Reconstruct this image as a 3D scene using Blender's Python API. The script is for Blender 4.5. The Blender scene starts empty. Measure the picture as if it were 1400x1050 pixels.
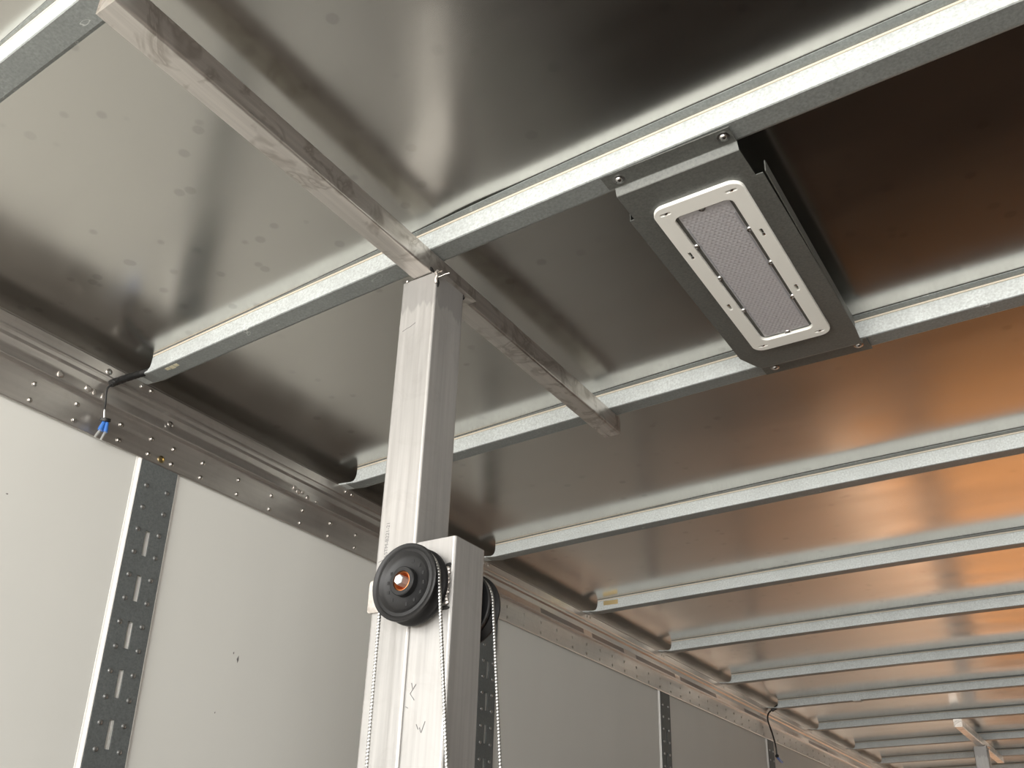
import bpy, bmesh, math, random
from mathutils import Vector, Matrix, noise
random.seed(7)
C = bpy.context.scene.collection
S = bpy.context.scene
PI = math.pi

# ------------------------------------------------------------------ camera
cam = bpy.data.cameras.new('camera'); cam_o = bpy.data.objects.new('camera', cam); C.objects.link(cam_o)
right = Vector((0.82004, 0.57005, 0.05093)); down = Vector((-0.20654, 0.37757, -0.90265)); fwd = Vector((-0.53385, 0.72970, 0.42738))
right.normalize(); fwd.normalize(); down = fwd.cross(right).normalized()
m = Matrix((right, -down, -fwd)).transposed().to_4x4(); m.translation = Vector((1.476, -0.9409, -0.8679))
cam_o.matrix_world = m
cam.sensor_width = 36; cam.lens = 1279.67 / 1400 * 36
cam.shift_x = (700 - 639.55) / 1400; cam.shift_y = (612.94 - 525) / 1400
cam.clip_start = 0.02; cam.clip_end = 200
S.camera = cam_o

# ------------------------------------------------------------------ light and exposure
FLOOR_Z = -2.52; Y_REAR = -1.4; Y_FRONT = 14.6; X_R = 2.50
w = bpy.data.worlds.new('daylight'); S.world = w; w.use_nodes = True
bg = w.node_tree.nodes['Background']; bg.inputs[0].default_value = (0.93, 0.97, 1.0, 1); bg.inputs[1].default_value = 0.6
sun = bpy.data.lights.new('sun', 'SUN'); sun.energy = 15.0; sun.color = (1.0, 0.90, 0.78); sun.angle = math.radians(2.0)
sun_o = bpy.data.objects.new('sun', sun); C.objects.link(sun_o)
sd = Vector((-1.0, 0.03, -.86)).normalized()          # in through the added side opening far down the right wall
sun_o.rotation_euler = sd.to_track_quat('-Z', 'Y').to_euler()
hall = bpy.data.lights.new('rear_fill_light', 'AREA'); hall.shape = 'RECTANGLE'; hall.size = 6.0; hall.size_y = 1.4; hall.energy = 300; hall.color = (1.0, .985, .955)
rear_fill_o = bpy.data.objects.new('rear_fill_light', hall); C.objects.link(rear_fill_o); rear_fill_o.location = (2.2, -3.35, -.42); rear_fill_o.rotation_euler = (math.radians(90), 0, 0)   # unseen fill light added behind the open rear doors to brighten rear-facing faces
S.view_settings.view_transform = 'Standard'
try: S.view_settings.look = 'None'
except Exception: pass
S.view_settings.gamma = 1.0; S.view_settings.use_curve_mapping = False
S.view_settings.exposure = -0.08

# ------------------------------------------------------------------ materials
def mat(name, col, rough=0.5, metal=0.0, **kw):
    mt = bpy.data.materials.new(name); mt.use_nodes = True
    b = mt.node_tree.nodes['Principled BSDF']
    b.inputs['Base Color'].default_value = (*col, 1); b.inputs['Roughness'].default_value = rough; b.inputs['Metallic'].default_value = metal
    for k, v in kw.items(): b.inputs[k.replace('_', ' ')].default_value = v
    return mt
class N:
    """small node helper"""
    def __init__(s, mt): s.t = mt.node_tree; s.b = s.t.nodes['Principled BSDF']; s.tc = s.t.nodes.new('ShaderNodeTexCoord')
    def new(s, typ, **kw):
        n = s.t.nodes.new(typ)
        for k, v in kw.items():
            if hasattr(n, k) and not k[0].isupper(): setattr(n, k, v)
            else: n.inputs[k.replace('_', ' ')].default_value = v
        return n
    def link(s, a, b): s.t.links.new(a, b)
    def coords(s, scale=(1, 1, 1), src='Object'):
        mp = s.new('ShaderNodeMapping'); mp.inputs['Scale'].default_value = scale; s.link(s.tc.outputs[src], mp.inputs[0]); return mp.outputs[0]
    def noise(s, co, scale, detail=3, rough=.5, dist=0.0):
        n = s.new('ShaderNodeTexNoise'); n.inputs['Scale'].default_value = scale; n.inputs['Detail'].default_value = detail
        n.inputs['Roughness'].default_value = rough; n.inputs['Distortion'].default_value = dist; s.link(co, n.inputs['Vector']); return n.outputs['Fac']
    def ramp(s, f, stops):
        r = s.new('ShaderNodeValToRGB'); e = r.color_ramp.elements
        while len(e) < len(stops): e.new(.5)
        for q, (p, c) in zip(e, stops): q.position = p; q.color = (*c, 1) if len(c) == 3 else c
        s.link(f, r.inputs[0]); return r.outputs[0]
    def mix(s, f, a, b, mode='MIX'):
        n = s.new('ShaderNodeMix', data_type='RGBA'); n.blend_type = mode
        for v, i in ((f, 0), (a, 6), (b, 7)):
            if isinstance(v, (int, float)): n.inputs[i].default_value = v
            elif isinstance(v, tuple): n.inputs[i].default_value = (*v, 1)
            else: s.link(v, n.inputs[i])
        return n.outputs[2]
    def math(s, op, a, b=None):
        n = s.new('ShaderNodeMath', operation=op)
        for i, v in enumerate((a, b)):
            if v is None: continue
            if isinstance(v, (int, float)): n.inputs[i].default_value = v
            else: s.link(v, n.inputs[i])
        return n.outputs[0]
    def rng(s, f, a, b, c, d):
        n = s.new('ShaderNodeMapRange'); 
        for i, v in enumerate((a, b, c, d)): n.inputs[i + 1].default_value = v
        s.link(f, n.inputs[0]); return n.outputs[0]
    def bump(s, h, strength, dist):
        n = s.new('ShaderNodeBump'); n.inputs['Strength'].default_value = strength; n.inputs['Distance'].default_value = dist
        s.link(h, n.inputs['Height']); s.link(n.outputs[0], s.b.inputs['Normal'])
    def set(s, name, o): s.link(o, s.b.inputs[name])

# roof sheet: mill aluminium with rolled grain and dried water spots
M = {}
mt = M['roof_sheet'] = mat('roof_sheet', (.60, .585, .55), .22, 1.0); n = N(mt)
co = n.coords((1, 1, 1)); 
v = n.new('ShaderNodeTexVoronoi'); v.inputs['Scale'].default_value = 19; v.inputs['Randomness'].default_value = 1; n.link(n.coords((1, 1, 0)), v.inputs['Vector'])
spot = n.ramp(v.outputs['Distance'], [(0.0, (1, 1, 1)), (.13, (1, 1, 1)), (.19, (0, 0, 0))])
patch = n.ramp(n.noise(co, 2.2, 2), [(.40, (0, 0, 0)), (.55, (1, 1, 1))])
sp = n.math('MULTIPLY', spot, patch)
base = n.mix(n.math('MULTIPLY', sp, .30), (.60, .585, .55), (.30, .30, .28))
n.set('Base Color', base)
n.set('Roughness', n.rng(n.noise(n.coords((1.2, 6, 1)), 1.6, 3), .3, .7, .18, .25))

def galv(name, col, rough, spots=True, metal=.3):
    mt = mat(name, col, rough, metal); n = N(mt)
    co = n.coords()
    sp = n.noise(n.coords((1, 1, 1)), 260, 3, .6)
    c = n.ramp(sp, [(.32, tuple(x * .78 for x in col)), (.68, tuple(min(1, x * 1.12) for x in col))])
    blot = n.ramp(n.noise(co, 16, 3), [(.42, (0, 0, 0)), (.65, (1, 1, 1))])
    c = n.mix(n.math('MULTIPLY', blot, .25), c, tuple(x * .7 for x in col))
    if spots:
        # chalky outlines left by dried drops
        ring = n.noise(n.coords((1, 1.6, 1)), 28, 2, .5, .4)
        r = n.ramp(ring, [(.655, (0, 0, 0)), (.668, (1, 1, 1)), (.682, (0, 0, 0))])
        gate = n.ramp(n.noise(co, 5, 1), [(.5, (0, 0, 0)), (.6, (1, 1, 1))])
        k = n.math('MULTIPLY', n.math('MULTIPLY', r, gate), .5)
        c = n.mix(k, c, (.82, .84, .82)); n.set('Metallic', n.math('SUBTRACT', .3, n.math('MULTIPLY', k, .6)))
    n.set('Base Color', c)
    n.set('Roughness', n.rng(sp, .3, .7, rough - .08, rough + .08)); n.b.inputs['Specular IOR Level'].default_value = .35
    n.bump(sp, .12, .0006)
    return mt
M['galvanised'] = galv('galvanised', (.62, .66, .66), .50, False, .25)
M['dark_zinc'] = galv('dark_zinc', (.27, .29, .285), .45, True, .5)      # darker zinc for the down-facing faces of the bows, with chalky drop marks
M['plate_steel'] = galv('plate_steel', (.15, .155, .145), .42, False)
M['post_steel'] = galv('post_steel', (.155, .168, .168), .50, False)

def alu(name, col, rough, streak=(60, 60, 3), stain=0.5, metal=.9, contrast=.84):
    mt = mat(name, col, rough, metal); n = N(mt)
    s1 = n.noise(n.coords(streak), 2.0, 4, .6)
    s2 = n.noise(n.coords((3, 3, 3)), 5, 3, .55, 1.4)
    c = n.ramp(s1, [(.3, tuple(x * contrast for x in col)), (.7, tuple(min(1, x * 1.06) for x in col))])
    d = n.ramp(s2, [(.50, (0, 0, 0)), (.60, (.8, .8, .8)), (.63, (.1, .1, .1)), (.75, (1, 1, 1))])
    c = n.mix(n.math('MULTIPLY', d, stain), c, (col[0] * .50, col[1] * .47, col[2] * .44))
    n.set('Base Color', c); n.set('Roughness', n.rng(s1, .3, .7, rough - .07, rough + .07))
    n.bump(s1, .04, .0004)
    return mt
M['crossbar'] = alu('crossbar_aluminium', (.72, .68, .64), .34, (60, 2, 60), .8)
M['rail'] = alu('rail_aluminium', (.60, .57, .54), .36, (70, 1.5, 70), .12, contrast=.93)
# tube aluminium: bright, brushed along its length, smeared grey under the top end
mt = M['tube'] = alu('tube_aluminium', (.43, .42, .407), .42, (70, 70, 2.2), .10, .5)
n = N(mt); sx = n.new('ShaderNodeSeparateXYZ'); n.link(n.tc.outputs['Object'], sx.inputs[0])
edge = n.math('ADD', sx.outputs[2], n.math('MULTIPLY', n.noise(n.coords((90, 90, 6)), 1.0, 2), .055))
old = n.b.inputs['Base Color'].links[0].from_socket
mask = n.rng(edge, 2.472, 2.478, 0, .55)
n.set('Base Color', n.mix(mask, old, (.26, .256, .25)))
M['wall_paint'] = mat('wall_paint', (.66, .65, .62), .32); n = N(M['wall_paint'])
n.set('Base Color', n.mix(n.rng(n.noise(n.coords((1, 2, .6)), 2.2, 4), .35, .7, 0, .35), (.68, .68, .645), (.61, .61, .58)))
n.bump(n.noise(n.coords((1, .35, 3.5)), 2.0, 2), .3, .016)
M['white_trim'] = mat('white_trim', (.80, .79, .76), .4)
M['floor_board'] = mat('floor_board', (.1, .06, .04), .6); n = N(M['floor_board'])
g = n.noise(n.coords((14, .8, 1)), 3, 5, .6)
n.set('Base Color', n.ramp(g, [(.3, (.020, .013, .010)), (.7, (.032, .021, .016))]))
M['raw_board'] = mat('raw_board', (.55, .32, .16), .55); n = N(M['raw_board'])
g = n.noise(n.coords((14, .8, 1)), 3, 5, .6)
n.set('Base Color', n.ramp(g, [(.3, (.31, .142, .055)), (.7, (.40, .200, .088))]))
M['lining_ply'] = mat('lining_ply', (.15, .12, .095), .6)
M['concrete'] = mat('concrete', (.42, .41, .39), .8); n = N(M['concrete'])
n.set('Base Color', n.ramp(n.noise(n.coords(), 3, 5), [(.3, (.48, .475, .46)), (.7, (.56, .555, .54))]))
M['lamp_paint'] = mat('lamp_paint', (.86, .86, .82), .36)
M['lens'] = mat('lens', (.90, .885, .93), .16, 0, Transmission_Weight=.5, IOR=1.49)
M['lens_rim'] = mat('lens_rim', (.42, .43, .46), .22, .1)
M['lamp_tray'] = mat('lamp_tray', (.52, .52, .54), .4, .2)
M['led'] = mat('led', (.10, .10, .10), .3)
M['red_wire'] = mat('red_wire', (.45, .10, .05), .4)
M['amber_wire'] = mat('amber_wire', (.55, .33, .06), .4)
M['steel'] = mat('steel', (.62, .62, .61), .25, 1.0)
M['zinc'] = mat('zinc', (.78, .80, .80), .36, .75)
M['rivet'] = mat('rivet', (.62, .60, .57), .28, 1.0)
M['dark_rivet'] = mat('dark_rivet', (.42, .43, .43), .33, .9)
M['brass'] = mat('brass', (.55, .45, .25), .3, 1.0)
M['black_plastic'] = mat('black_plastic', (.009, .009, .0095), .45, 0, Specular_IOR_Level=.4); n = N(M['black_plastic'])
n.bump(n.noise(n.coords(), 400, 2), .1, .0003)
M['black_rubber'] = mat('black_rubber', (.012, .012, .012), .5)
M['copper'] = mat('copper', (.62, .22, .08), .3, .9)
M['blue_plastic'] = mat('blue_plastic', (.05, .17, .52), .35)
M['tape'] = mat('tape', (.66, .60, .50), .5)  # tan foam tape, tone lifted to stand in for the highlight along the webs
M['yellow_paint'] = mat('yellow_paint', (.62, .58, .42), .6)
M['soot'] = mat('soot', (.012, .011, .010), .8)
M['ink'] = mat('ink', (.17, .17, .17), .7)
M['bare_strip'] = mat('bare_strip', (.27, .255, .25), .45, .7)
M['scuff'] = mat('scuff', (.16, .155, .15), .7)
M['weld'] = mat('weld', (.52, .49, .46), .45, .9); n = N(M['weld']); n.bump(n.noise(n.coords(), 160, 3), .6, .003)
mt = M['cable'] = mat('cable', (.42, .42, .41), .38, .9); n = N(mt)

# ------------------------------------------------------------------ mesh helpers
class MB:
    def __init__(s): s.v = []; s.f = []; s.sm = []
    def add(s, vs, fs, smooth=False):
        o = len(s.v); s.v += [tuple(x) for x in vs]
        for f in fs: s.f.append(tuple(i + o for i in f)); s.sm.append(smooth)
    def box(s, a, b):
        (x0, y0, z0), (x1, y1, z1) = a, b
        s.add([(x0, y0, z0), (x1, y0, z0), (x1, y1, z0), (x0, y1, z0), (x0, y0, z1), (x1, y0, z1), (x1, y1, z1), (x0, y1, z1)],
              [(0, 3, 2, 1), (4, 5, 6, 7), (0, 1, 5, 4), (1, 2, 6, 5), (2, 3, 7, 6), (3, 0, 4, 7)])
    def loft(s, rings, caps=True, smooth=False, closed=True):
        k = len(rings[0]); vs = [p for r in rings for p in r]; fs = []
        for i in range(len(rings) - 1):
            for j in range(k if closed else k - 1):
                a, b = i * k + j, i * k + (j + 1) % k
                fs.append((a, b, b + k, a + k))
        if caps: fs += [tuple(range(k - 1, -1, -1)), tuple(range((len(rings) - 1) * k, len(rings) * k))]
        s.add(vs, fs, smooth)
    def revolve(s, prof, origin, axis, seg=24, smooth=True):
        """prof: (radius, distance along axis); closed surface when first and last radius are 0"""
        ax = Vector(axis).normalized(); u = ax.orthogonal().normalized(); w_ = ax.cross(u); o = Vector(origin)
        rings = []
        for r, h in prof:
            rings.append([o + ax * h + (u * math.cos(t) + w_ * math.sin(t)) * max(r, 1e-5) for t in (2 * PI * i / seg for i in range(seg))])
        s.loft(rings, True, smooth)
    def tube(s, pts, r, seg=8, smooth=True, twist=0.0, lobes=0):
        pts = [Vector(p) for p in pts]; rings = []; L = 0
        t0 = (pts[1] - pts[0]).normalized(); u = t0.orthogonal().normalized()
        for i, p in enumerate(pts):
            t = (pts[min(i + 1, len(pts) - 1)] - pts[max(i - 1, 0)]).normalized()
            u = (u - t * u.dot(t)).normalized(); w_ = t.cross(u)
            if i: L += (p - pts[i - 1]).length
            rr = r(i / (len(pts) - 1)) if callable(r) else r
            ring = []
            for j in range(seg):
                a = 2 * PI * j / seg
                k = rr * (1 + (.10 * math.cos(lobes * a) if lobes else 0))
                a += L * twist
                ring.append(p + (u * math.cos(a) + w_ * math.sin(a)) * k)
            rings.append(ring)
        s.loft(rings, True, smooth)
    def mesh(s, name):
        me = bpy.data.meshes.new(name); me.from_pydata(s.v, [], s.f); me.update()
        me.polygons.foreach_set('use_smooth', s.sm)
        bm = bmesh.new(); bm.from_mesh(me); bmesh.ops.recalc_face_normals(bm, faces=bm.faces); bm.to_mesh(me); bm.free()
        if any(s.sm): me.set_sharp_from_angle(angle=math.radians(38))
        return me
    def build(s, name, material, parent=None, loc=None):
        return obj(name, s.mesh(name), material, parent, loc)
def obj(name, me, material, parent=None, loc=None, rot=None):
    o = bpy.data.objects.new(name, me); C.objects.link(o)
    if not me.materials: me.materials.append(M[material])
    if parent: o.parent = parent
    if loc is not None: o.location = loc
    if rot is not None: o.rotation_euler = rot
    return o
def tag(o, label=None, cat=None, group=None, kind=None):
    if label: o['label'] = label
    if cat: o['category'] = cat
    if group: o['group'] = group
    if kind: o['kind'] = kind
    return o
def empty(name, loc, label, cat, group=None):
    o = bpy.data.objects.new(name, None); C.objects.link(o); o.location = loc; o.empty_display_size = .05
    return tag(o, label, cat, group)
def rrect(x0, y0, x1, y1, r, k=5):
    pts = []
    for cx, cy, a in ((x1 - r, y1 - r, 0), (x0 + r, y1 - r, 90), (x0 + r, y0 + r, 180), (x1 - r, y0 + r, 270)):
        for i in range(k + 1):
            t = math.radians(a + 90 * i / k); pts.append((cx + r * math.cos(t), cy + r * math.sin(t)))
    return pts
def plate_mesh(name, outlines, thick, bevel=0.0, res=1):
    """flat plate with true holes: first outline is the rim, the others are holes; centred on z=0"""
    cu = bpy.data.curves.new(name + '_outline', 'CURVE'); cu.dimensions = '2D'; cu.fill_mode = 'BOTH'
    cu.extrude = thick / 2 - bevel; cu.bevel_depth = bevel; cu.bevel_resolution = res
    for ol in outlines:
        sp = cu.splines.new('POLY'); sp.points.add(len(ol) - 1); sp.use_cyclic_u = True
        for p, q in zip(sp.points, ol): p.co = (q[0], q[1], 0, 1)
    to = bpy.data.objects.new('outline', cu); C.objects.link(to)
    bpy.context.view_layer.update()
    me = bpy.data.meshes.new_from_object(to.evaluated_get(bpy.context.evaluated_depsgraph_get()))
    me.name = name; bpy.data.objects.remove(to); bpy.data.curves.remove(cu); me.materials.clear()
    return me
def dome_mesh(name, r, h, seg=10, rim=None):
    b = MB(); prof = [(rim or r, 0)]
    if rim: prof += [(rim, h * .25), (r, h * .3)]
    prof += [(r * .92, h * .55), (r * .6, h * .88), (0, h)]
    b.revolve([(0, -.0005)] + prof, (0, 0, 0), (0, 0, 1), seg); return b.mesh(name)
def rounded_tube(x0, y0, x1, y1, z0, z1, r=.004, t=.004):
    b = MB(); o = rrect(x0, y0, x1, y1, r, 3); i = rrect(x0 + t, y0 + t, x1 - t, y1 - t, r * .5, 3)
    k = len(o); vs = [(x, y, z0) for x, y in o] + [(x, y, z1) for x, y in o] + [(x, y, z0) for x, y in i] + [(x, y, z1) for x, y in i]
    fs = []
    for j in range(k):
        q = (j + 1) % k
        fs += [(j, q, k + q, k + j), (2 * k + q, 2 * k + j, 3 * k + j, 3 * k + q), (j, 2 * k + j, 2 * k + q, q), (k + j, k + q, 3 * k + q, 3 * k + j)]
    b.add(vs, fs); return b

# ------------------------------------------------------------------ setting
def zr(x):                                        # underside of a roof bow: the roof is cambered
    x = min(max(x, 0), 2.03); return -0.0056 + 0.047 * x - 0.0116 * x * x
WEB = .034
BOW_Y = {1: -.574, 2: 0., 3: .600, 4: 1.203, 5: 1.826, 6: 2.427, 7: 3.054, 8: 3.666, 9: 4.321, 10: 5.038, 11: 5.667, 12: 6.29, 13: 6.91, 14: 7.53, 15: 8.15}
ys_b = sorted(BOW_Y.values())[:]
def roof_z(x, y):
    z = zr(x) + WEB + .0052
    d = min(abs(y - q + .019) for q in ys_b); k = min(1, d / .18)
    e = min(1, max(0, x - .05) / .35)
    wv = noise.noise(Vector((x * 2.1, y * 2.6, 3.1))) * .0030 + noise.noise(Vector((x * 5.5, y * 1.7, 9.7))) * .0007
    z += .45 * wv * (k * k * (3 - 2 * k)) * e
    z += .0015 * (1 - math.exp(-min(abs(y - q + .037) for q in ys_b) / .045)) * e      # sheet drawn down onto each bow, pillowed between
    g = min(1, max(0, (x - .75) / .5)) * min(1, max(0, (y - .9) / .5))
    z += noise.noise(Vector((x * 1.1 + 3, y * 8.5 - x * 4.2, 5.3))) * .0011 * g * k * e          # shallow diagonal rolling creases
    # sheet buckled where the crossbar is jacked up against the second bow
    dx, dy = x - .80, y + .16
    z += .0035 * math.exp(-(dx / .07) ** 2 - (dy / .16) ** 2)
    return z
b = MB(); nx, ny = 110, 700
xs = [-.06 + (X_R + .06) * i / nx for i in range(nx + 1)]; ysr = [Y_REAR + (Y_FRONT - Y_REAR) * j / ny for j in range(ny + 1)]
ysr = sorted([y for y in ysr if min(abs(y - q + .037) for q in ys_b) > .06] + [q - .037 + d for q in ys_b for d in (-.06, -.048, -.036, -.026, -.018, -.011, -.005, 0, .005, .011, .018, .026, .036, .048, .06)]); ny = len(ysr) - 1
b.add([(x, y, roof_z(x, y)) for y in ysr for x in xs],
      [(j * (nx + 1) + i, (j + 1) * (nx + 1) + i, (j + 1) * (nx + 1) + i + 1, j * (nx + 1) + i + 1) for j in range(ny) for i in range(nx)], True)
b.add([(xs[0], Y_REAR, .14), (xs[-1], Y_REAR, .14), (xs[-1], Y_FRONT, .14), (xs[0], Y_FRONT, .14)], [(0, 1, 2, 3)])
ceiling = b.build('ceiling', 'roof_sheet'); tag(ceiling, 'cambered bare aluminium roof sheet over the roof bows', kind='structure')

b = MB(); b.box((-.09, Y_REAR, FLOOR_Z - .04), (X_R, Y_FRONT, FLOOR_Z - .032)); floor = b.build('floor', 'floor_board'); tag(floor, 'board floor of the truck body', kind='structure')
Y_SPLIT = 3.95
k = 0; x = -.06
while x < X_R - .01:
    x1 = min(x + .196, X_R)
    for (ya, yb, mm) in ((Y_REAR, Y_SPLIT, 'floor_board'), (Y_SPLIT + .004, Y_FRONT, 'raw_board')):
        q = MB(); q.box((x, ya, FLOOR_Z - .032), (x1 - .004, yb, FLOOR_Z)); q.build('board', mm, floor)
    x += .2
b = MB(); b.box((-60, -60, FLOOR_Z - 1.3), (60, 60, FLOOR_Z - 1.2)); tag(b.build('ground', 'concrete'), 'concrete yard under and behind the truck', kind='structure')
b = MB(); SIDE0, SIDE1 = 6.1, 13.2          # unseen side opening, added to let sun onto the far floor
b.box((X_R, Y_REAR, FLOOR_Z - .1), (X_R + .04, SIDE0, .14)); b.box((X_R, SIDE1, FLOOR_Z - .1), (X_R + .04, Y_FRONT, .14)); b.box((X_R, SIDE0, -.12), (X_R + .04, SIDE1, .14)); b.box((X_R, SIDE0, FLOOR_Z - .1), (X_R + .04, SIDE1, -2.40))
tag(b.build('wall_right', 'lining_ply'), 'dark unseen side wall with an added side opening', kind='structure')
b = MB(); b.box((-.09, Y_FRONT, FLOOR_Z - .1), (X_R + .04, Y_FRONT + .04, .14)); tag(b.build('wall_front', 'wall_paint'), 'pale front bulkhead closing the far end', kind='structure')
b = MB(); b.box((-.09, Y_REAR, FLOOR_Z - .1), (-.06, Y_FRONT, .14)); wall = b.build('wall_left', 'wall_paint'); tag(wall, 'pale grey panelled side wall with dark slotted posts', kind='structure')

POST_Y = [.0737, 1.258, 2.475, 3.69]
for a, c in zip([Y_REAR] + POST_Y, POST_Y + [Y_FRONT]):
    q = MB(); q.box((-.06, a + .0 + (.020 if a > Y_REAR else 0), FLOOR_Z), (-.0255, c - .020, -.07)); q.build('panel', 'wall_paint', wall)

for y, z, dy, dz in ((.355, -.462, .0035, .008), (.3415, -.452, .002, .003), (.318, -.575, .002, .002), (-.20, -.30, .003, .0015), (.84, -.73, .010, .003)):
    q = MB(); q.add([(-.0252, y - dy, z), (-.0252, y, z - dz), (-.0252, y + dy * .6, z - dz * .2), (-.0252, y + dy * .3, z + dz)], [(0, 1, 2, 3)]); q.build('scuff_mark', 'scuff', wall)
# ------------------------------------------------------------------ slotted wall posts
rv_dark = dome_mesh('rivet', .0050, .0034); rv_dark.materials.append(M['dark_rivet'])
PZ0, PZ1 = -2.45, -.08
slots = []; zc = -.2996
while zc > PZ0 + .06:
    slots.append([(px, pz + zc) for px, pz in [(-.0058, -.025), (.0058, -.025), (.0058, .025), (-.0058, .025)]]); zc -= .088
post_me = plate_mesh('face_plate', [[(-.0425, PZ0), (.0425, PZ0), (.0425, PZ1), (-.0425, PZ1)]] + slots, .003)
post_me.materials.append(M['post_steel'])
RX = Matrix(((0, 0, 1), (1, 0, 0), (0, 1, 0))).to_euler()      # local x -> world y, local y -> world z, local z -> world x
names = {.0737: 'dark slotted wall post with clear dome rivets, nearest one left of the aluminium lift post',
         1.258: 'dark slotted wall post half hidden behind the aluminium lift post and its rear pulley',
         2.475: 'narrow-looking slotted wall post standing alone right of the lift post',
         3.69: 'slotted wall post behind the hanging far wire pigtail'}
for py in POST_Y:
    if py not in names: continue
    r = empty('wall_post', (-.0205, py, 0), names[py], 'post', 'slotted wall posts')
    if py == .0737: r.rotation_euler = (.020, 0, 0); r.location.y += .002
    obj('face_plate', post_me, 'post_steel', r, (0, 0, 0), RX)
    q = MB(); q.box((-.0125, -.0425, PZ0), (-.0070, .0425, PZ1)); q.build('back_channel', 'white_trim', r)
    for s in (-1, 1):
        q = MB()
        prof = [(-.0060, s * .0428), (-.0004, s * .0429), (.0004, s * .0437), (.0002, s * .0456), (-.0012, s * .0476), (-.0036, s * .0495), (-.0044, s * .0530), (-.0060, s * .0535)]
        q.loft([[(px, yy, PZ0) for px, yy in prof], [(px, yy, PZ1) for px, yy in prof]]); q.build('white_edge_trim', 'white_trim', r)
    z = -.188; k = 0
    while z > (-1.1 if py < 2 else -.7):
        for yy in (-.0245, .0245):
            obj('rivet', rv_dark, 'dark_rivet', r, (.0013, yy + (.001 if k % 2 else 0), z), (0, PI / 2, 0))
        z -= .0446; k += 1

# ------------------------------------------------------------------ top rail
b = MB()
prof = [(-.058, .10), (-.050, .10), (-.050, .004), (-.004, .004), (0, 0), (-.0005, -.0195), (-.0022, -.0215), (-.0022, -.024), (-.0006, -.0262), (-.0012, -.0330), (-.0075, -.0365), (-.0085, -.0480),
        (-.0085, -.0500), (-.0082, -.0525), (-.0046, -.0700), (-.0052, -.0722), (-.0165, -.0730), (-.0165, -.1380), (-.0175, -.1396), (-.0195, -.1396), (-.0195, -.0600), (-.058, -.0600)]
b.loft([[(x, Y_REAR, z) for x, z in prof], [(x, Y_FRONT, z) for x, z in prof]])
rail = b.build('top_rail', 'rail'); tag(rail, 'brownish aluminium top rail with two rivet rows along the left wall top', 'rail')
rv = dome_mesh('rivet', .0042, .0026, 8, .0058); rv.materials.append(M['rivet'])
rows = [-.40, -.31, -.21, -.1225, -.026, .0455, .099, .176, .273, .371]
y = .469
while y < 5.2: rows.append(y); y += .098 + .004 * math.sin(y * 9)
for y in rows:
    for z in (-.0945, -.1268): obj('rivet', rv, 'rivet', rail, (-.0163, y + random.uniform(-.002, .002), z), (0, PI / 2, 0))
q = MB(); q.revolve([(0, -.001), (.0075, 0), (.0075, .0015), (.0045, .0025), (.0045, .0006), (0, .0006)], (-.0163, .0741, -.1264), (1, 0, 0), 14); q.build('brass_plug', 'brass', rail)
q = MB(); q.revolve([(0, -.001), (.0072, 0), (.0072, .0012), (.0035, .004), (0, .0045)], (-.0045, .0700, -.0530), (1, 0, .2), 12); q.build('screw_head', 'steel', rail)
q = MB(); q.revolve([(0, -.001), (.0068, 0), (.0060, .003), (0, .005)], (-.0006, -.088, -.0130), (1, 0, 0), 12); q.build('screw_head', 'steel', rail)
for k, y in BOW_Y.items():
    if k > 9 or k < 2: continue
    for dy in (-.020, .002):
        obj('rivet', rv, 'rivet', rail, (-.0003, y + dy + .008, -.0075), (0, PI / 2, 0))
def lump(name, p, r, material, parent, seed, flat=.5):
    bm = bmesh.new(); bmesh.ops.create_icosphere(bm, subdivisions=2, radius=1)
    for v in bm.verts:
        d = 1 + .55 * noise.noise(v.co * 1.7 + Vector((seed, seed * 2.1, 0)))
        v.co = Vector((v.co.x * r[0], v.co.y * r[1], v.co.z * r[2])) * d
    me = bpy.data.meshes.new(name); bm.to_mesh(me); bm.free()
    me.polygons.foreach_set('use_smooth', [True] * len(me.polygons))
    return obj(name, me, material, parent, p)
for i, (y, z, ry, rz) in enumerate([(-.176, -.060, .006, .007), (-.117, -.062, .008, .007), (-.1035, -.0635, .004, .007), (-.085, -.0625, .004, .007),
                                     (.425, -.056, .005, .006), (.438, -.062, .007, .006), (.452, -.058, .004, .004), (.470, -.066, .006, .006), (.50, -.0655, .005, .004),
                                     (.92, -.060, .012, .004), (1.02, -.061, .006, .008), (1.22, -.06, .004, .007)]):
    lump('weld_spatter', (-.0055, y, z), (.0016, ry, rz), 'weld', rail, i)
# bare strips where the ledge was ground clean
for (ya, yb) in ((1.04, 1.20), (1.52, 1.80), (1.86, 2.10), (2.20, 2.55), (2.60, 2.98), (3.32, 3.63), (4.28, 4.62)):
    q = MB(); prof = [(-.0074, -.0530), (-.0043, -.0690), (-.0060, -.0690), (-.0088, -.0530)]
    q.loft([[(x, ya, z) for x, z in prof], [(x, yb, z) for x, z in prof]]); q.build('ground_strip', 'bare_strip', rail)

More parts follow.
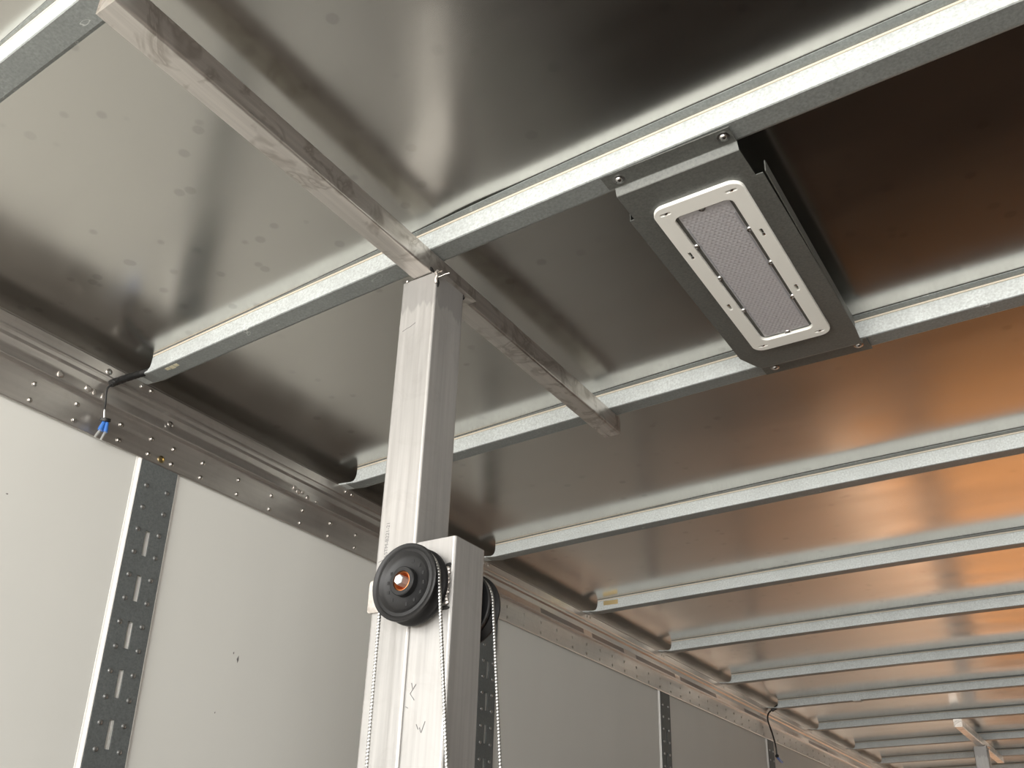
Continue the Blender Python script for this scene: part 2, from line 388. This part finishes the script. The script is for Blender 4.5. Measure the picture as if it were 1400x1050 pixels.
# ------------------------------------------------------------------ roof bows
bow_label = {1: 'galvanized roof bow crossing the top left corner of the photo, nearest of all bows',
             2: 'galvanized roof bow right above the near post top, black sleeved wire at its wall end',
             3: 'galvanized roof bow under the far edge of the ceiling lamp plate',
             4: 'galvanized roof bow whose wall end meets the top of the lower lift post tube',
             5: 'galvanized roof bow with a yellow smear at its wall end, second beyond the lamp',
             6: 'galvanized roof bow third beyond the lamp plate',
             7: 'galvanized roof bow just before the spliced bow, fourth beyond the lamp',
             8: 'dull grey roof bow with a splice kink, black wire hanging at its end',
             9: 'galvanized roof bow lying across the near end of the far crossbar',
             10: 'galvanized roof bow running behind the top of the far post',
             11: 'galvanized roof bow just behind the far post, lowest but one at the right edge',
             12: 'galvanized roof bow at the very bottom right, beyond the far crossbar',
             13: 'galvanized roof bow far away past the distant crossbar, third bow beyond the far post',
             14: 'galvanized roof bow far away, fourth bow beyond the far post',
             15: 'galvanized roof bow farthest away, fifth bow beyond the far post'}
XS = [-.004, .020, .036, .044, .0485, .0510, .0522, .0526, .08, .15, .3] + [.3 + .12 * i for i in range(1, 19)]
def webh(x):
    for a, h in ((.030, .0015), (.040, .003), (.046, .006), (.0500, .011), (.0515, .017), (.0524, .024)):
        if x < a: return h
    return WEB
def make_bow(k, y0):
    b = MB(); t = .0016; rings = []
    for x in XS:
        z = zr(x) if x > .05 else zr(.05) * (x / .05) + .0015 * (1 - x / .05)
        h = max(webh(x), 2.2 * t); ft = .010 if h >= WEB - .0001 else .0004
        ya = y0 - .0375
        # C section: web toward the rear, wide bottom flange, small upturned lip, short top flange
        pr = [(ya + ft, z + h), (ya + .0012, z + h), (ya, z + h - .0014), (ya, z + .0014), (ya + .0014, z), (y0 - .0045, z), (y0, z + .0018), (y0, z + min(.007, h)),
              (y0 - t, z + min(.007, h)), (y0 - .0052, z + t), (ya + .0022, z + t), (ya + t, z + .0026), (ya + t, z + h - t), (ya + ft, z + h - t)]
        rings.append([(x, yy, zz) for yy, zz in pr])
    b.loft(rings)
    me = b.mesh('roof_bow'); me.materials.append(M['galvanised']); me.materials.append(M['dark_zinc'])
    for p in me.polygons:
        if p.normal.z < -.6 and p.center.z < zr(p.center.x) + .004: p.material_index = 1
    o = obj('roof_bow', me, 'galvanised'); tag(o, bow_label[k], 'roof bow', 'galvanized roof bows')
    b = MB(); rings = []
    for x in [q for q in XS if q >= .0526]:
        z = zr(x) + WEB; rings.append([(x, y0 - .0378, z + .0002), (x, y0 - .028, z + .0002), (x, y0 - .028, z + .0032), (x, y0 - .0378, z + .0032)])
    b.loft(rings); b.build('foam_tape', 'tape', o)
    b = MB(); rings = []                      # dark strip added to hide part of the web's reflection, wider toward mid span
    for x in [q for q in XS if q >= .0526]:
        z = zr(x) + WEB + .0034; u = min(1, max(0, (x - .25) / .85)); fw = .0004 + .0145 * u * u * (3 - 2 * u)
        rings.append([(x, y0 - .0378 - fw, z), (x, y0 - .026, z), (x, y0 - .026, z + .0014), (x, y0 - .0378 - fw, z + .0014)])
    b.loft(rings); b.build('added_dark_strip', 'dark_zinc', o)
    if k == 8:
        b = MB(); zz = zr(.36)
        for (xa, xb) in ((.395, .43),):
            b.box((xa, y0 - .0400, zr(xa) - .0022), (xb, y0 + .0016, zr(xa) - .0003)); b.box((xa, y0 - .0402, zr(xa) - .0020), (xb, y0 - .0377, zr(xa) + .028))
        b.build('splice_sleeve', 'galvanised', o)
    return o
bows = {k: make_bow(k, y) for k, y in BOW_Y.items()}
q = MB(); zz = zr(.12)
for i in range(3): q.box((.087 + i * .012, -.030, zr(.09 + i * .012) - .0003), (.097 + i * .012, -.0225 + .002 * (i % 2), zr(.09 + i * .012) + .0005))
o = q.build('paint_stamp', 'yellow_paint', bows[2]); o['label'] = 'worn yellowish stamp'
q = MB(); q.box((.075, BOW_Y[5] - .0379, zr(.09) + .016), (.128, BOW_Y[5] - .0374, zr(.09) + .031)); o = q.build('paint_smear', 'brass', bows[5]); o['label'] = 'yellow smear'

# ------------------------------------------------------------------ lamp plate and lamp
def bow_bottom(x): return zr(x)
plate = empty('lamp_mounting_plate', (1.115, .28, .028), 'dark sheet metal mounting plate screwed under two roof bows around the ceiling lamp', 'plate')
def P(x, y, z): return (x - 1.115, y - .28, z - .028)
b = MB(); t = .0016
zA = .0312; zp = .0190
def strip(rows, x_in):      # rows of (xl, xr, y, z) swept as a folded sheet of thickness t
    vs = []; fs = []
    for xl, xr, y, z in rows: vs += [P(xl, y, z), P(xr, y, z), P(xr, y, z - t), P(xl, y, z - t)]
    for i in range(len(rows) - 1):
        o_ = i * 4
        for j in range(4): fs.append((o_ + j, o_ + (j + 1) % 4, o_ + 4 + (j + 1) % 4, o_ + 4 + j))
    fs += [(0, 1, 2, 3), tuple(len(vs) - 4 + q for q in (3, 2, 1, 0))]
    b.add(vs, fs)
strip([(1.013, 1.196, -.0345, zA), (1.013, 1.196, -.0065, zA), (1.0215, 1.196, -.0055, zA - .0005), (1.0215, 1.1965, -.0020, zp + .001), (1.0215, 1.1965, -.001, zp),
       (1.0215, 1.1985, .055, zp), (1.0140, 1.2085, .0552, zp), (1.0140, 1.2130, .500, zp), (1.0300, 1.2105, .540, zp), (1.0360, 1.2105, .548, zp), (1.0360, 1.2110, .5525, zp + .001), (1.036, 1.2115, .556, zA - .0005), (1.030, 1.216, .5575, zA), (1.030, 1.218, .598, zA)], 0)
b.build('folded_pan', 'plate_steel', plate)
b = MB()        # upturned side flanges
b.box(P(1.0140, .055, zp), P(1.0156, .500, zp + .018)); b.box(P(1.2112, .055, zp), P(1.2128, .500, zp + .018))
b.build('side_flange', 'plate_steel', plate)
scr = dome_mesh('screw', .0052, .0042, 12, .0085); scr.materials.append(M['steel'])
for x, y in ((1.034, -.020), (1.184, -.022), (1.052, .578), (1.200, .574)):
    obj('screw', scr, 'steel', plate, P(x, y, zA - t), (PI, 0, 0))

LX0, LX1, LY0, LY1 = 1.0495, 1.1785, .0475, .4825
LZ = .0150
lamp = empty('ceiling_lamp', ((LX0 + LX1) / 2, (LY0 + LY1) / 2, LZ), 'long recessed ceiling lamp with silver frame and clear ribbed lens', 'lamp')
lx, ly = lamp.location.x, lamp.location.y
hw, hl = (LX1 - LX0) / 2, (LY1 - LY0) / 2
OX, OY = .0440, .1900
holes = [rrect(-OX, -OY, OX, OY, .012, 4)]
def obround(cx, cy, w_, h_): return rrect(cx - w_ / 2, cy - h_ / 2, cx + w_ / 2, cy + h_ / 2, min(w_, h_) * .49, 3)
fs_ = []
for sx in (-1, 1):
    for sy in (-1, 1): holes.append(obround(sx * .048 , sy * .2035, .018, .0062)); fs_.append((sx * .048, sy * .2035))
    for cy in (-.096, .062): holes.append(obround(sx * .0542, cy, .0062, .020)); fs_.append((sx * .0542, cy - (.006 if cy > 0 else -.006)))
fr = plate_mesh('frame', [rrect(-hw, -hl, hw, hl, .018, 6)] + holes, .0064, .0012, 2); fr.materials.append(M['lamp_paint'])
obj('frame', fr, 'lamp_paint', lamp, (0, 0, 0))
sm = dome_mesh('frame_screw', .0036, .0026, 10); sm.materials.append(M['steel'])
for x, y in fs_: obj('frame_screw', sm, 'steel', lamp, (x, y, -.0018 + .001), (PI, 0, 0))
# tray, led board, lens
b = MB()
b.box((-OX - .003, -OY - .003, .028), (OX + .003, OY + .003, .030))
for s in (-1, 1):
    b.box((s * (OX + .001) - .001, -OY - .002, .0034), (s * (OX + .001) + .001, OY + .002, .028)); b.box((-OX - .002, s * (OY + .001) - .001, .0034), (OX + .002, s * (OY + .001) + .001, .028))
b.build('housing', 'lamp_tray', lamp)
b = MB()
for i in range(6):
    for s in (-1, 1): b.box((s * .014 - .004, -.12 + i * .052, .0262), (s * .014 + .004, -.112 + i * .052, .028))
b.build('led_chip', 'led', lamp)
b = MB(); b.tube([(-.018, -.118, .022), (-.004, -.126, .020), (.012, -.130, .020), (.026, -.140, .021)], .0045, 8); b.build('red_wire', 'red_wire', lamp)
b = MB(); b.tube([(.004, -.132, .019), (.020, -.140, .019), (.036, -.146, .021)], .0035, 8); b.build('amber_wire', 'amber_wire', lamp)
LW, LL = .0375, .184
b = MB(); na, nb = 56, 270; vs = []
for j in range(nb + 1):
    for i in range(na + 1):
        x, y = -LW + 2 * LW * i / na, -LL + 2 * LL * j / nb
        u, v_ = (x * .84 + y * .54) / .0062, (-x * .84 + y * .54) / .0062
        e = min(1, (LW - abs(x)) / .004, (LL - abs(y)) / .004)
        vs.append((x, y, .0014 - .0014 * e * max(abs(math.cos(PI * u)), abs(math.cos(PI * v_)))))
kk = na + 1; fs = [(j * kk + i, j * kk + i + 1, (j + 1) * kk + i + 1, (j + 1) * kk + i) for j in range(nb) for i in range(na)]
rim_i = [i for i in range(na + 1)] + [j * kk + na for j in range(1, nb + 1)] + [nb * kk + i for i in range(na - 1, -1, -1)] + [j * kk for j in range(nb - 1, 0, -1)]
o_ = len(vs); vs += [(vs[i][0], vs[i][1], .0058) for i in rim_i]; q_ = len(rim_i)
for j in range(q_): fs.append((rim_i[j], rim_i[(j + 1) % q_], o_ + (j + 1) % q_, o_ + j))
fs.append(tuple(o_ + j for j in range(q_)))
b.add(vs, fs, True); lens = b.build('lens', 'lens', lamp)
rim = plate_mesh('lens_rim', [rrect(-OX + .0008, -OY + .0008, OX - .0008, OY - .0008, .0115, 4), rrect(-LW + .002, -LL + .002, LW - .002, LL - .002, .006, 3)], .005, .0015, 2)
obj('lens_rim', rim, 'lens_rim', lamp, (0, 0, .0052))
b = MB()
for s in (-1, 1): b.tube([(s * .0350, -.155, .0008), (s * .0350, .150, .0008)], .0012, 8)
b.build('lens_rib', 'lens_rim', lamp)
ls = MB(); ls.revolve([(0, -.001), (.0058, 0), (.0058, .0018), (.0046, .0034), (.0022, .0034), (.0018, .0018), (0, .0018)], (0, 0, 0), (0, 0, 1), 12); ls = ls.mesh('lens_screw'); ls.materials.append(M['steel'])
for x, y in [(-.001, -.1855), (.001, .1855)] + [(s * .0405, yy) for s in (-1, 1) for yy in (-.108, -.016, .088)]:
    obj('lens_screw', ls, 'steel', lamp, (x, y, .0022), (PI, 0, 0))

# ------------------------------------------------------------------ lift post with crossbar
def pulley(parent, cx, cz, y_face, sgn, label=None):
    """grooved black sheave, axis along y; y_face = outer face, sgn = +1 when the face looks to -y"""
    o = bpy.data.objects.new('pulley', None)
    b = MB(); R = .0505; T = .030
    pr = [(0.0, .016), (.0132, .016), (.0132, -.0035), (.0180, -.0035), (.0190, -.0025), (.0190, .006), (.0330, .006), (.0360, .004), (.0400, .0015), (.0440, .0020), (.0455, .0005), (.0490, 0), (.0505, .0012), (.0508, .004),
          (.0490, .0060), (.0440, .0120), (.0440, .0160), (.0490, .0225), (.0505, .0245), (.0505, .0275), (.0490, .0290), (.020, .0290), (.020, .0330), (0, .0330)]
    b.revolve(pr, (cx, y_face, cz), (0, sgn, 0), 56)
    s = b.build('pulley', 'black_plastic', parent)
    if label: s['label'] = label
    b = MB(); b.revolve([(.0130, .0165), (.0130, -.0012), (.0112, -.0018), (.0095, .002), (.0090, .010), (.0068, .012), (.0066, .0165)], (cx, y_face, cz), (0, sgn, 0), 24); b.build('bushing', 'copper', s)
    b = MB(); hx = []
    for i in range(6): hx.append((.0070 * math.cos(i * PI / 3 + .3), .0070 * math.sin(i * PI / 3 + .3)))
    y0, y1 = y_face - sgn * .0095, y_face + sgn * .013
    b.loft([[(cx + x * .9, y0, cz + z * .9) for x, z in hx], [(cx + x, y0 + sgn * .001, cz + z) for x, z in hx], [(cx + x, y1, cz + z) for x, z in hx]])
    b.build('bolt', 'zinc', s)
    # raised marks moulded into the web, too worn to read
    b = MB()
    for i in range(14):
        if i in (3, 4, 9): continue
        a = i * 2 * PI / 14 + .35; r_ = .0285
        c_ = Vector((cx + r_ * math.cos(a), y_face + sgn * .0058, cz + r_ * math.sin(a)))
        b.box(c_ - Vector((.0016, .0003, .0022)), c_ + Vector((.0016, .0003, .0022)))
    b.build('moulded_mark', 'black_plastic', s)['kind'] = 'stuff'
    return s
X0, X1, X2 = .6672, .7333, .7990; YF, YB = -.031, .0415
lp = empty('lift_post', (.70, .005, FLOOR_Z), 'tall bright aluminium lift post of two tubes carrying a crossbar under the near roof', 'post')
OFF = Vector((-.70, -.005, -FLOOR_Z))
def sh(b): b.v = [tuple(Vector(v) + OFF) for v in b.v]; return b
sh(rounded_tube(X0, YF, X1, YB, FLOOR_Z, -.0195, .0035)).build('upper_tube', 'tube', lp)
sh(rounded_tube(X1 + .0004, YF + .0003, X2, YB - .004, FLOOR_Z + .1, -.4560, .004)).build('lower_tube', 'tube', lp)
# crossbar, a hollow square bar with open ends
BX0, BX1, BZ0, BZ1 = .6880, .7250, -.0180, .0205
b = MB(); o4 = rrect(BX0, BZ0, BX1, BZ1, .003, 3); i4 = rrect(BX0 + .003, BZ0 + .003, BX1 - .003, BZ1 - .003, .0012, 3); k = len(o4)
ya, yb = -.603, .6035
vs = [(x, ya, z) for x, z in o4] + [(x, yb, z) for x, z in o4] + [(x, ya, z) for x, z in i4] + [(x, yb, z) for x, z in i4]; fs = []
for j in range(k):
    q = (j + 1) % k; fs += [(j, q, k + q, k + j), (2 * k + q, 2 * k + j, 3 * k + j, 3 * k + q), (j, 2 * k + j, 2 * k + q, q), (k + j, k + q, 3 * k + q, 3 * k + j)]
b.add(vs, fs); crossbar = sh(b).build('crossbar', 'crossbar', lp)
for yy in (ya + .0006, yb - .0026):
    b = MB(); b.loft([[(x, yy, z) for x, z in i4], [(x, yy + .002, z) for x, z in i4]]); b.v = [tuple(Vector(v) + OFF) for v in b.v]; b.build('end_cap', 'crossbar', crossbar)
b = MB(); b.box((.7235, YF + .004, -.0196), (.7405, .0655, -.0176)); sh(b).build('gusset_plate', 'crossbar', lp)
b = MB()
b.tube([(.7330, -.0305, -.040), (.7338, -.0325, -.034), (.7345, -.031, -.028), (.7335, -.0328, -.023), (.7345, -.030, -.0185)], .0026, 8); b.tube([(.676, -.032, -.0195), (.679, -.0315, -.0188)], .0024, 6)
sh(b).build('weld_bead', 'weld', lp)
b = MB(); b.tube([(.7340, -.030, -.0310), (.745, -.024, -.0245), (.7505, -.0215, -.0230)], .0010, 6); sh(b).build('weld_wire_stub', 'rivet', lp)
o = lump('weld_soot', Vector((.7315, .0405, -.0235)) + OFF, (.003, .0028, .0045), 'soot', lp, 3)
o = lump('weld_soot', Vector((.7335, -.0265, -.0385)) + OFF, (.0012, .0035, .006), 'soot', lp, 5)
o = lump('weld_soot', Vector((.7255, -.0330, -.0150)) + OFF, (.0012, .0060, .0035), 'soot', lp, 7)
# bracket plate across both tubes behind the pulley
b = MB(); o4 = rrect(.6640, -.5445, .7915, -.5005, .004, 3)
b.loft([[(x, -.0312, z) for x, z in o4], [(x, -.0350, z) for x, z in o4]]); br = sh(b).build('bracket_plate', 'crossbar', lp)
b = MB()
for i in range(11):
    z = -.5005 - i * .0043; b.revolve([(0, -.0008), (.0036, 0), (.0032, .0012), (.0015, .0022), (0, .0024)], (.7915 + .0012 * math.sin(i * 2.1), -.0335, z), (.4, -1, .25), 10)
sh(b).build('weld_bead', 'weld', br)
o = lump('weld_soot', Vector((.7900, -.0313, -.4960)) + OFF, (.0060, .0004, .0040), 'soot', lp, 11)
o = lump('weld_soot', Vector((.7890, -.0313, -.5500)) + OFF, (.0060, .0004, .0030), 'soot', lp, 13)
PX, PZ = .7492, -.5215
p1 = pulley(lp, PX + OFF.x, PZ + OFF.z, -.0690 + OFF.y, 1)
p2 = pulley(lp, PX - .0005 + OFF.x, PZ + OFF.z, .0800 + OFF.y, -1)
# stamped line of print running up the upper tube
tx = bpy.data.curves.new('print', 'FONT'); tx.body = 'CIO ASTM-B221-21'; tx.size = .0085; tx.extrude = .00004; tx.space_character = 1.0
to = bpy.data.objects.new('print', tx); C.objects.link(to); bpy.context.view_layer.update()
me = bpy.data.meshes.new_from_object(to.evaluated_get(bpy.context.evaluated_depsgraph_get())); bpy.data.objects.remove(to); me.materials.clear()
o = obj('printed_line', me, 'ink', lp, Vector((.6865, YF - .0002, -.488)) + OFF, Matrix(((0, -1, 0), (0, 0, -1), (1, 0, 0))).to_euler())
o['label'] = 'faint printed line reading up the tube'
# pencil scribbles on the front of the tubes
def scribble(pts): 
    b = MB(); b.tube([(x, YF - .0002, z) for x, z in pts], .0004, 5); sh(b).build('pencil_mark', 'ink', lp)
scribble([(.676, -.109), (.684, -.106), (.690, -.105), (.700, -.1005)])
scribble([(.672, -.474), (.680, -.4715)])
scribble([(.745, -.640), (.7475, -.648), (.752, -.642), (.744, -.653), (.751, -.661)])
scribble([(.762, -.694), (.765, -.700), (.770, -.687)])
scribble([(.757, -.690), (.760, -.696)])
scribble([(.738, -.668), (.742, -.670)])

# second lift post far down the body
far = lp.copy(); C.objects.link(far); far['label'] = 'distant lift post and crossbar seen small at the bottom right'; far.location = (.7115, 4.965, FLOOR_Z)
lp['group'] = far['group'] = 'aluminium lift posts'
for ch in list(lp.children):
    if ch.name.split('.')[0] in ('pencil_mark', 'printed_line'): continue
    c = ch.copy(); C.objects.link(c); c.parent = far
    if ch == crossbar: c.scale = (1, 1.11, 1)
    for g in ch.children:
        d = g.copy(); C.objects.link(d); d.parent = c

# cables over the pulleys
def cable(yc, left, rgt, label):
    pts = []
    r = .0462
    for i in range(18): pts.append((left[0] + (PX - r - left[0]) * i / 18, yc, left[1] + (PZ - left[1]) * i / 18))
    for i in range(25): a = PI - PI * i / 24; pts.append((PX + r * math.cos(a), yc, PZ + r * math.sin(a)))
    for i in range(1, 60): pts.append((PX + r + (rgt[0] - PX - r) * i / 59, yc, PZ + (rgt[1] - PZ) * i / 59))
    # resample finely so the strands twist
    out = []
    for a, b_ in zip(pts, pts[1:]):
        d = (Vector(b_) - Vector(a)).length; k = max(1, int(d / .0012))
        for j in range(k): out.append(Vector(a).lerp(Vector(b_), j / k))
    out.append(Vector(pts[-1]))
    b = MB(); b.tube(out, .0021, 15, True, 300, 5); o = b.build('steel_cable', 'cable'); tag(o, label, 'cable', 'steel cables over the pulleys'); return o
cable(-.0690 + .0142, (.7220, -2.10), (.9950, -2.10), 'steel cable hanging over the front pulley of the near lift post')
cable(.0800 - .0142, (.6950, -2.10), (.9530, -2.10), 'steel cable hanging over the rear pulley behind the near lift post')

# ------------------------------------------------------------------ wire pigtails
def smooth_path(pts, n_=6):
    P_ = [Vector(p) for p in pts]; out = []
    for i in range(len(P_) - 1):
        p0, p1, p2, p3 = P_[max(i - 1, 0)], P_[i], P_[i + 1], P_[min(i + 2, len(P_) - 1)]
        for j in range(n_):
            t = j / n_; out.append(.5 * ((2 * p1) + (p2 - p0) * t + (2 * p0 - 5 * p1 + 4 * p2 - p3) * t * t + (3 * p1 - p0 - 3 * p2 + p3) * t ** 3))
    out.append(P_[-1]); return out
pt = empty('wire_pigtail', (.024, -.06, -.03), 'black sleeved wire with two blue crimp terminals hanging from the near roof bow end', 'wire', 'wire pigtails')
def wl(b): b.v = [tuple(Vector(v) - Vector((.02, -.06, -.03))) for v in b.v]; return b
b = MB(); path = smooth_path([(.085, -.018, .022), (.058, -.016, .017), (.035, -.026, .010), (.020, -.044, -.004), (.012, -.070, -.026), (.009, -.0865, -.042)], 12)
b.tube(path, lambda t: .0068 * (1 + .10 * (int(t * 72) % 2)), 10); wl(b).build('sleeve', 'black_rubber', pt)
b = MB(); b.tube(smooth_path([(.011, -.080, -.036), (.008, -.0890, -.050), (.007, -.0895, -.062), (.006, -.0860, -.080), (.006, -.0845, -.095)]), .0019, 8); wl(b).build('wire', 'black_rubber', pt)
b = MB(); b.tube([(.006, -.0846, -.092), (.006, -.0835, -.099), (.006, -.0810, -.110)], .0017, 8); wl(b).build('bare_wire', 'zinc', pt)
b = MB(); b.revolve([(.0060, 0), (.0098, .001), (.0098, .0065), (.0060, .0075), (.0052, .0035)], (.006, -.0775, -.117), (.25, -.25, 1), 16); wl(b).build('grommet', 'black_rubber', pt)
b = MB(); b.box((.0115, -.081, -.034), (.018, -.077, -.028)); b.tube([(.006 + .0075 * math.cos(a), -.077, -.033 + .0075 * math.sin(a)) for a in [2 * PI * i / 12 for i in range(13)]], .0011, 6); wl(b).build('cable_tie', 'black_rubber', pt)
for p0, p1, p2 in (((.006, -.0790, -.1165), (.006, -.0835, -.1370), (.006, -.0905, -.1530)), ((.008, -.0745, -.1180), (.008, -.0740, -.1370), (.008, -.0785, -.1545))):
    b = MB(); b.tube([Vector(p0), Vector(p0).lerp(Vector(p1), .4), Vector(p0).lerp(Vector(p1), .7), Vector(p1)], lambda t: .0038 if t < .5 else .0047, 10); tm = wl(b).build('terminal', 'blue_plastic', pt)
    b = MB(); b.tube([Vector(p1), Vector(p1).lerp(Vector(p2), .5), Vector(p2)], lambda t: .0020, 8); wl(b).build('pin', 'zinc', tm)
p2_ = empty('wire_pigtail', (.02, 3.70, -.03), 'thin black wire with a blue terminal dangling from the far spliced roof bow end', 'wire', 'wire pigtails')
def wl2(b): b.v = [tuple(Vector(v) - Vector((.02, 3.70, -.03))) for v in b.v]; return b
b = MB(); b.tube(smooth_path([(.075, 3.650, .020), (.052, 3.652, .016), (.034, 3.652, .004), (.012, 3.650, -.008)]), .009, 8); wl2(b).build('sleeve', 'black_rubber', p2_)
b = MB(); b.tube(smooth_path([(.014, 3.650, -.006), (.008, 3.610, -.030), (.006, 3.600, -.062), (.006, 3.645, -.110), (.006, 3.680, -.160), (.006, 3.690, -.205)]), .0038, 8); wl2(b).build('wire', 'black_rubber', p2_)
b = MB(); b.revolve([(0, 0), (.008, .002), (.009, .008), (.006, .014), (0, .015)], (.006, 3.690, -.219), (0, .3, 1), 10); wl2(b).build('grommet', 'black_rubber', p2_)
b = MB(); b.tube([(.006, 3.697, -.217), (.006, 3.735, -.229), (.006, 3.760, -.232)], .006, 8); wl2(b).build('terminal', 'blue_plastic', p2_)
